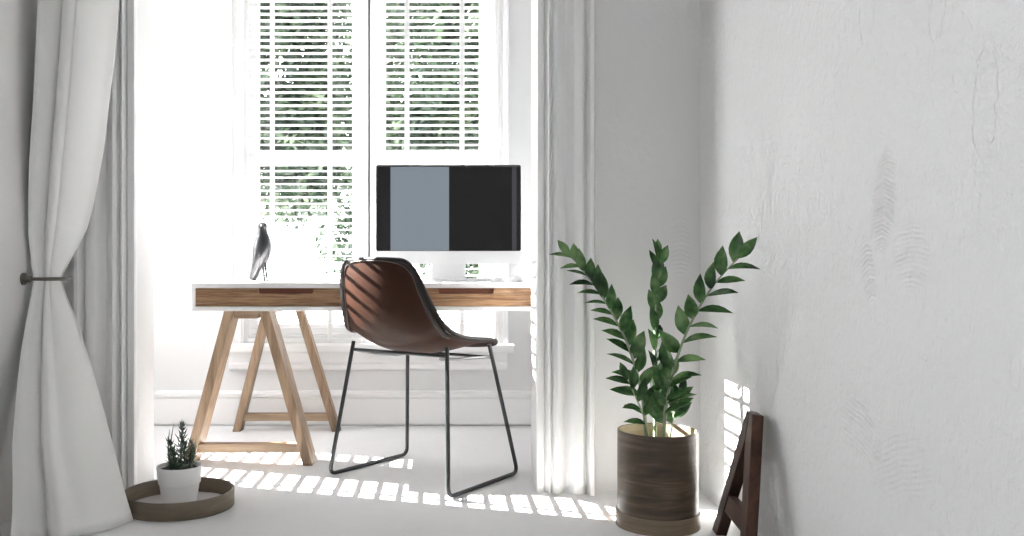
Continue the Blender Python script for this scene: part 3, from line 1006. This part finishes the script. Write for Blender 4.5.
# ----------------------------------------------------------------- curtain
# (z, left x px, right x px, Y, fold depth)
tab_px = [(-60, 44, 114, 2.985, .034), (0, 39, 111, 2.98, .036), (50, 37, 107, 2.97, .037), (100, 35, 101, 2.965, .036), (150, 32, 95, 2.96, .034), (200, 29, 85, 2.955, .030),
          (235, 28, 75, 2.95, .024), (260, 31, 65, 2.945, .018), (279, 35, 58, 2.945, .014), (295, 31, 63, 2.94, .018), (320, 25, 73, 2.92, .026), (350, 19, 82, 2.89, .033),
          (400, 13, 95, 2.84, .040), (450, 9, 107, 2.79, .046), (500, 6, 119, 2.74, .050), (540, 2, 127, 2.70, .052)]
tab = sorted((H - (py - VY) * Y / F, (l - VX) * Y / F, (r - VX) * Y / F, Y, a) for py, l, r, Y, a in tab_px)
tab = [(0.004,) + tab[0][1:]] + [q for q in tab if q[0] > 0.03] + [(2.89, -1.37, -1.13, 2.985, 0.034)]
cur = thing('curtain', (-1.2, 2.9, 0), 'sheer white full-length curtain gathered by a hook at the left wall', 'curtain')
rows = []
NZ, NUC = 110, 90
for i in range(NZ + 1):
    z = 0.004 + (2.89 - 0.004) * i / NZ
    xl, xr, Y, a = lerp_table(tab, z)
    r = []
    tight = 1.0 if z < 0.77 else 0.0
    for j in range(NUC + 1):
        u = j / NUC
        # irregular folds, a broad bright roll on the right-hand edge
        ph = 2 * PI * (2.3 * u + 0.35 * math.sin(2.6 * u + 0.5)) + 0.5 * math.sin(1.3 * z)
        y = a * (math.sin(ph) * (0.75 + 0.25 * math.sin(5 * u + 1.0)) + 0.28 * math.sin(2.3 * ph + 0.7 + 0.8 * z))
        y += 0.030 * (u - 0.5) - 0.05 * max(0, u - 0.62) * (1 if z > 0.77 else 0.8)
        if z < 0.77:      # below the hook the cloth swells forwards, its right side turned to the window
            q = min(1.0, (0.77 - z) / 0.5)
            y = y * (1 - 0.45 * q * (u > 0.5)) - 0.15 * q * math.sin(PI * min(1.0, max(0.0, (u + 0.12) / 1.25))) ** 1.2 + 0.07 * q * u
        else:
            y -= 0.05 * min(1.0, (z - 0.77) / 0.4) * math.sin(PI * (0.15 + 0.75 * u))
        y += 0.10 * max(0.0, (u - 0.45) / 0.55) ** 2.2 * (1.0 if z > 0.95 else max(0.25, min(1.0, 0.25 + 0.75 * (z - 0.77) / 0.18)))
        xo = 0.035 * min(1.0, max(0.0, 0.77 - z) / 0.6) * (1 - u)
        x = xo + xl + (xr - xl) * (u + 0.028 * math.sin(2 * ph))
        r.append((x + 1.2, Y + y - 2.9, z))
    rows.append(r)
MB().grid(rows).build('curtain_panel', M['curtain'], cur, smooth=180, solid=0.0025)
hook = thing('curtain_holdback', (XL, 2.885, H - 11 * 2.885 / F), 'aged metal hook on the left wall that holds the curtain back', 'hook')
MB().tube([(0.0, 0, 0), (0.006, 0, 0), (0.0062, 0, 0), (0.013, 0, 0)], [0.021, 0.021, 0.016, 0.012], 20).build('wall_plate', M['bronze'], hook, smooth=40)
MB().tube(bez([(0.008, 0, 0), (0.06, -0.006, 0), (0.100, 0.0, 0), (0.124, 0.02, 0), (0.128, 0.05, 0.0), (0.122, 0.08, 0.003)], 8), 0.0062, 10).build('arm', M['bronze'], hook, smooth=60)
MB().lathe([(0.0005, -0.0125), (0.006, -0.011), (0.0105, -0.0065), (0.0125, 0), (0.0105, 0.0065), (0.006, 0.011), (0.0005, 0.0125)], 20, (0.022, -0.002, 0)).build('knob', M['bronze'], hook, smooth=180)

# ----------------------------------------------------------------- garden
g = MB().box(-14, 14, YB + 0.25, 26, -0.45, -0.35).build('ground', M['paving'])
struct(g, 'pale terrace outside the window', 'ground')


def tree(x, y, z0, blobs, nleaf, label, size=(0.07, 0.12)):
    t = thing('garden_tree', (x, y, -0.35), label, 'tree', group='leafy trees outside the window')
    tr_ = MB()
    top = max(b[2] for b in blobs)
    trunk = bez([(0, 0, 0), (0.06, 0.03, top * 0.35), (-0.04, 0.05, top * 0.7), (0.02, 0.0, top)], 5)
    tr_.tube(trunk, [0.085 * (1 - 0.7 * i / (len(trunk) - 1)) for i in range(len(trunk))], 8)
    for b in blobs:
        a0 = Vector((0, 0, max(0.4, b[2] * 0.55)))
        tr_.tube([a0, a0.lerp(Vector(b[:3]), 0.5) + Vector((0, 0, 0.08)), b[:3]], [0.035, 0.022, 0.008], 6)
    tr_.build('trunk', M['bark'], t, smooth=60, merge=False)
    vs, fs = [], []
    tot = sum(b[3] ** 2 for b in blobs)
    for b in blobs:
        for _ in range(int(nleaf * b[3] ** 2 / tot)):
            th, cz = random.uniform(0, 2 * PI), random.uniform(-1, 1)
            rr = b[3] * random.uniform(0.25, 1.0) ** 0.6
            sq = math.sqrt(1 - cz * cz)
            c = Vector((b[0] + rr * sq * math.cos(th), b[1] + rr * sq * math.sin(th), b[2] + rr * cz * 1.05))
            d = Vector((random.gauss(0, 1), random.gauss(0, 1), random.gauss(-0.5, 0.7))).normalized()
            nr = Vector((random.gauss(0, .7), random.gauss(0, .7), 1)).normalized()
            s_ = d.cross(nr).normalized()
            L = random.uniform(*size)
            w_ = L * 0.24
            up = s_.cross(d)
            o = len(vs)
            vs += [c, c + d * L * .45 + s_ * w_ + up * w_ * .3, c + d * L, c + d * L * .45 - s_ * w_ + up * w_ * .3]
            fs += [(o, o + 1, o + 2), (o, o + 2, o + 3)]
    m_ = MB()
    m_.v = [tuple(q) for q in vs]
    m_.f = fs
    m_.build('crown', M['tree_leaf'], t, merge=False)


tree(-1.85, 7.4, 0, [(.25, 0, 2.9, .8), (.65, -.2, 2.2, .5), (.58, -.1, 1.95, .42), (-.15, .1, 3.5, .7), (.5, 0, 3.6, .6), (-.2, .3, 2.5, .5)], 16900, 'loose green tree outside the left half of the window')
tree(0.35, 7.0, 0, [(0, 0, 2.6, .85), (-.35, -.1, 1.9, .6), (.35, .2, 3.3, .7), (-.3, .2, 3.5, .6), (.4, 0, 1.7, .6), (0, .2, 1.25, .45)], 19500, 'dense green tree outside the right half of the window')
tree(-0.55, 9.2, 0, [(0, 0, 3.2, 1.0), (.6, 0, 2.4, .8), (-.6, .1, 2.6, .8), (.1, 0, 4.3, .9), (.2, 0, 1.7, .6), (-.42, 0, 1.45, .42)], 15600, 'farther green tree seen between the two nearer ones through the blinds')

# ------------------------------------------------------------------- light
SKY_BASE, SKY_SUN = 4.3, 19.0
wd = bpy.data.worlds.new('World')
SC.world = wd
wd.use_nodes = True
bg = wd.node_tree.nodes['Background']
wt = wd.node_tree
bg.inputs[0].default_value = (0.965, 0.98, 1.02, 1)
tcw = wt.nodes.new('ShaderNodeTexCoord')
dotn = wt.nodes.new('ShaderNodeVectorMath')
dotn.operation = 'DOT_PRODUCT'
dotn.inputs[1].default_value = Vector((-0.93, 0.22, 0.22)).normalized()
mr = wt.nodes.new('ShaderNodeMapRange')
mr.interpolation_type = 'SMOOTHSTEP'
for i_, v_ in ((1, 0.45), (2, 0.95), (3, SKY_BASE), (4, SKY_SUN)):
    mr.inputs[i_].default_value = v_
wt.links.new(tcw.outputs['Generated'], dotn.inputs[0])
wt.links.new(dotn.outputs['Value'], mr.inputs[0])
wt.links.new(mr.outputs[0], bg.inputs[1])

sun = bpy.data.lights.new('sun', 'SUN')
sun.energy = 65
sun.angle = math.radians(0.12)
sun.color = (1.0, 0.975, 0.945)
so = bpy.data.objects.new('sun', sun)
COL.objects.link(so)
so.rotation_euler = Vector((0.948, -0.318, -0.70)).to_track_quat('-Z', 'Y').to_euler()
so.location = (-6, 6, 6)


def portal(name, loc, direction, sx, sy):
    l = bpy.data.lights.new(name, 'AREA')
    l.shape = 'RECTANGLE'
    l.size, l.size_y = sx, sy
    l.cycles.is_portal = True
    o = bpy.data.objects.new(name, l)
    COL.objects.link(o)
    o.location = loc
    o.rotation_euler = Vector(direction).to_track_quat('-Z', 'Z').to_euler()


portal('daylight_portal_back', (WC, YB + 0.16, (WZ0 + WZ1) / 2), (0, -1, 0), 1.3, WZ1 - WZ0)
portal('daylight_portal_side', (BXL - 0.14, (LY0 + LY1) / 2, (LZ0 + LZ1) / 2), (1, 0, 0), LY1 - LY0, LZ1 - LZ0)
portal('daylight_portal_rear', ((SW[0] + SW[1]) / 2, YR - 0.14, (SW[2] + SW[3]) / 2), (0, 1, 0), SW[1] - SW[0], SW[3] - SW[2])
portal('daylight_portal_bay', (BXR + 0.14, (RY0 + RY1) / 2, (RZ0 + RZ1) / 2), (-1, 0, 0), RY1 - RY0, RZ1 - RZ0)
portal('daylight_portal_left', (XL - 0.14, (LW[0] + LW[1]) / 2, (LW[2] + LW[3]) / 2), (1, 0, 0), LW[1] - LW[0], LW[3] - LW[2])

cam = bpy.data.cameras.new('camera')
cam.sensor_width = 36
cam.lens = F * 36 / 1024
cam.shift_x = (512 - VX) / 1024
cam.clip_start = 0.05
co = bpy.data.objects.new('camera', cam)
COL.objects.link(co)
co.location = (0, 0, H)
co.rotation_euler = (PI / 2, 0, 0)
SC.camera = co

vs_ = SC.view_settings
vs_.view_transform = 'Standard'
vs_.look = 'None'
vs_.gamma = 1
vs_.use_curve_mapping = False
vs_.exposure = 0.43
SC.cycles.max_bounces = 14
SC.cycles.diffuse_bounces = 8
SC.cycles.transparent_max_bounces = 16
SC.cycles.sample_clamp_indirect = 8
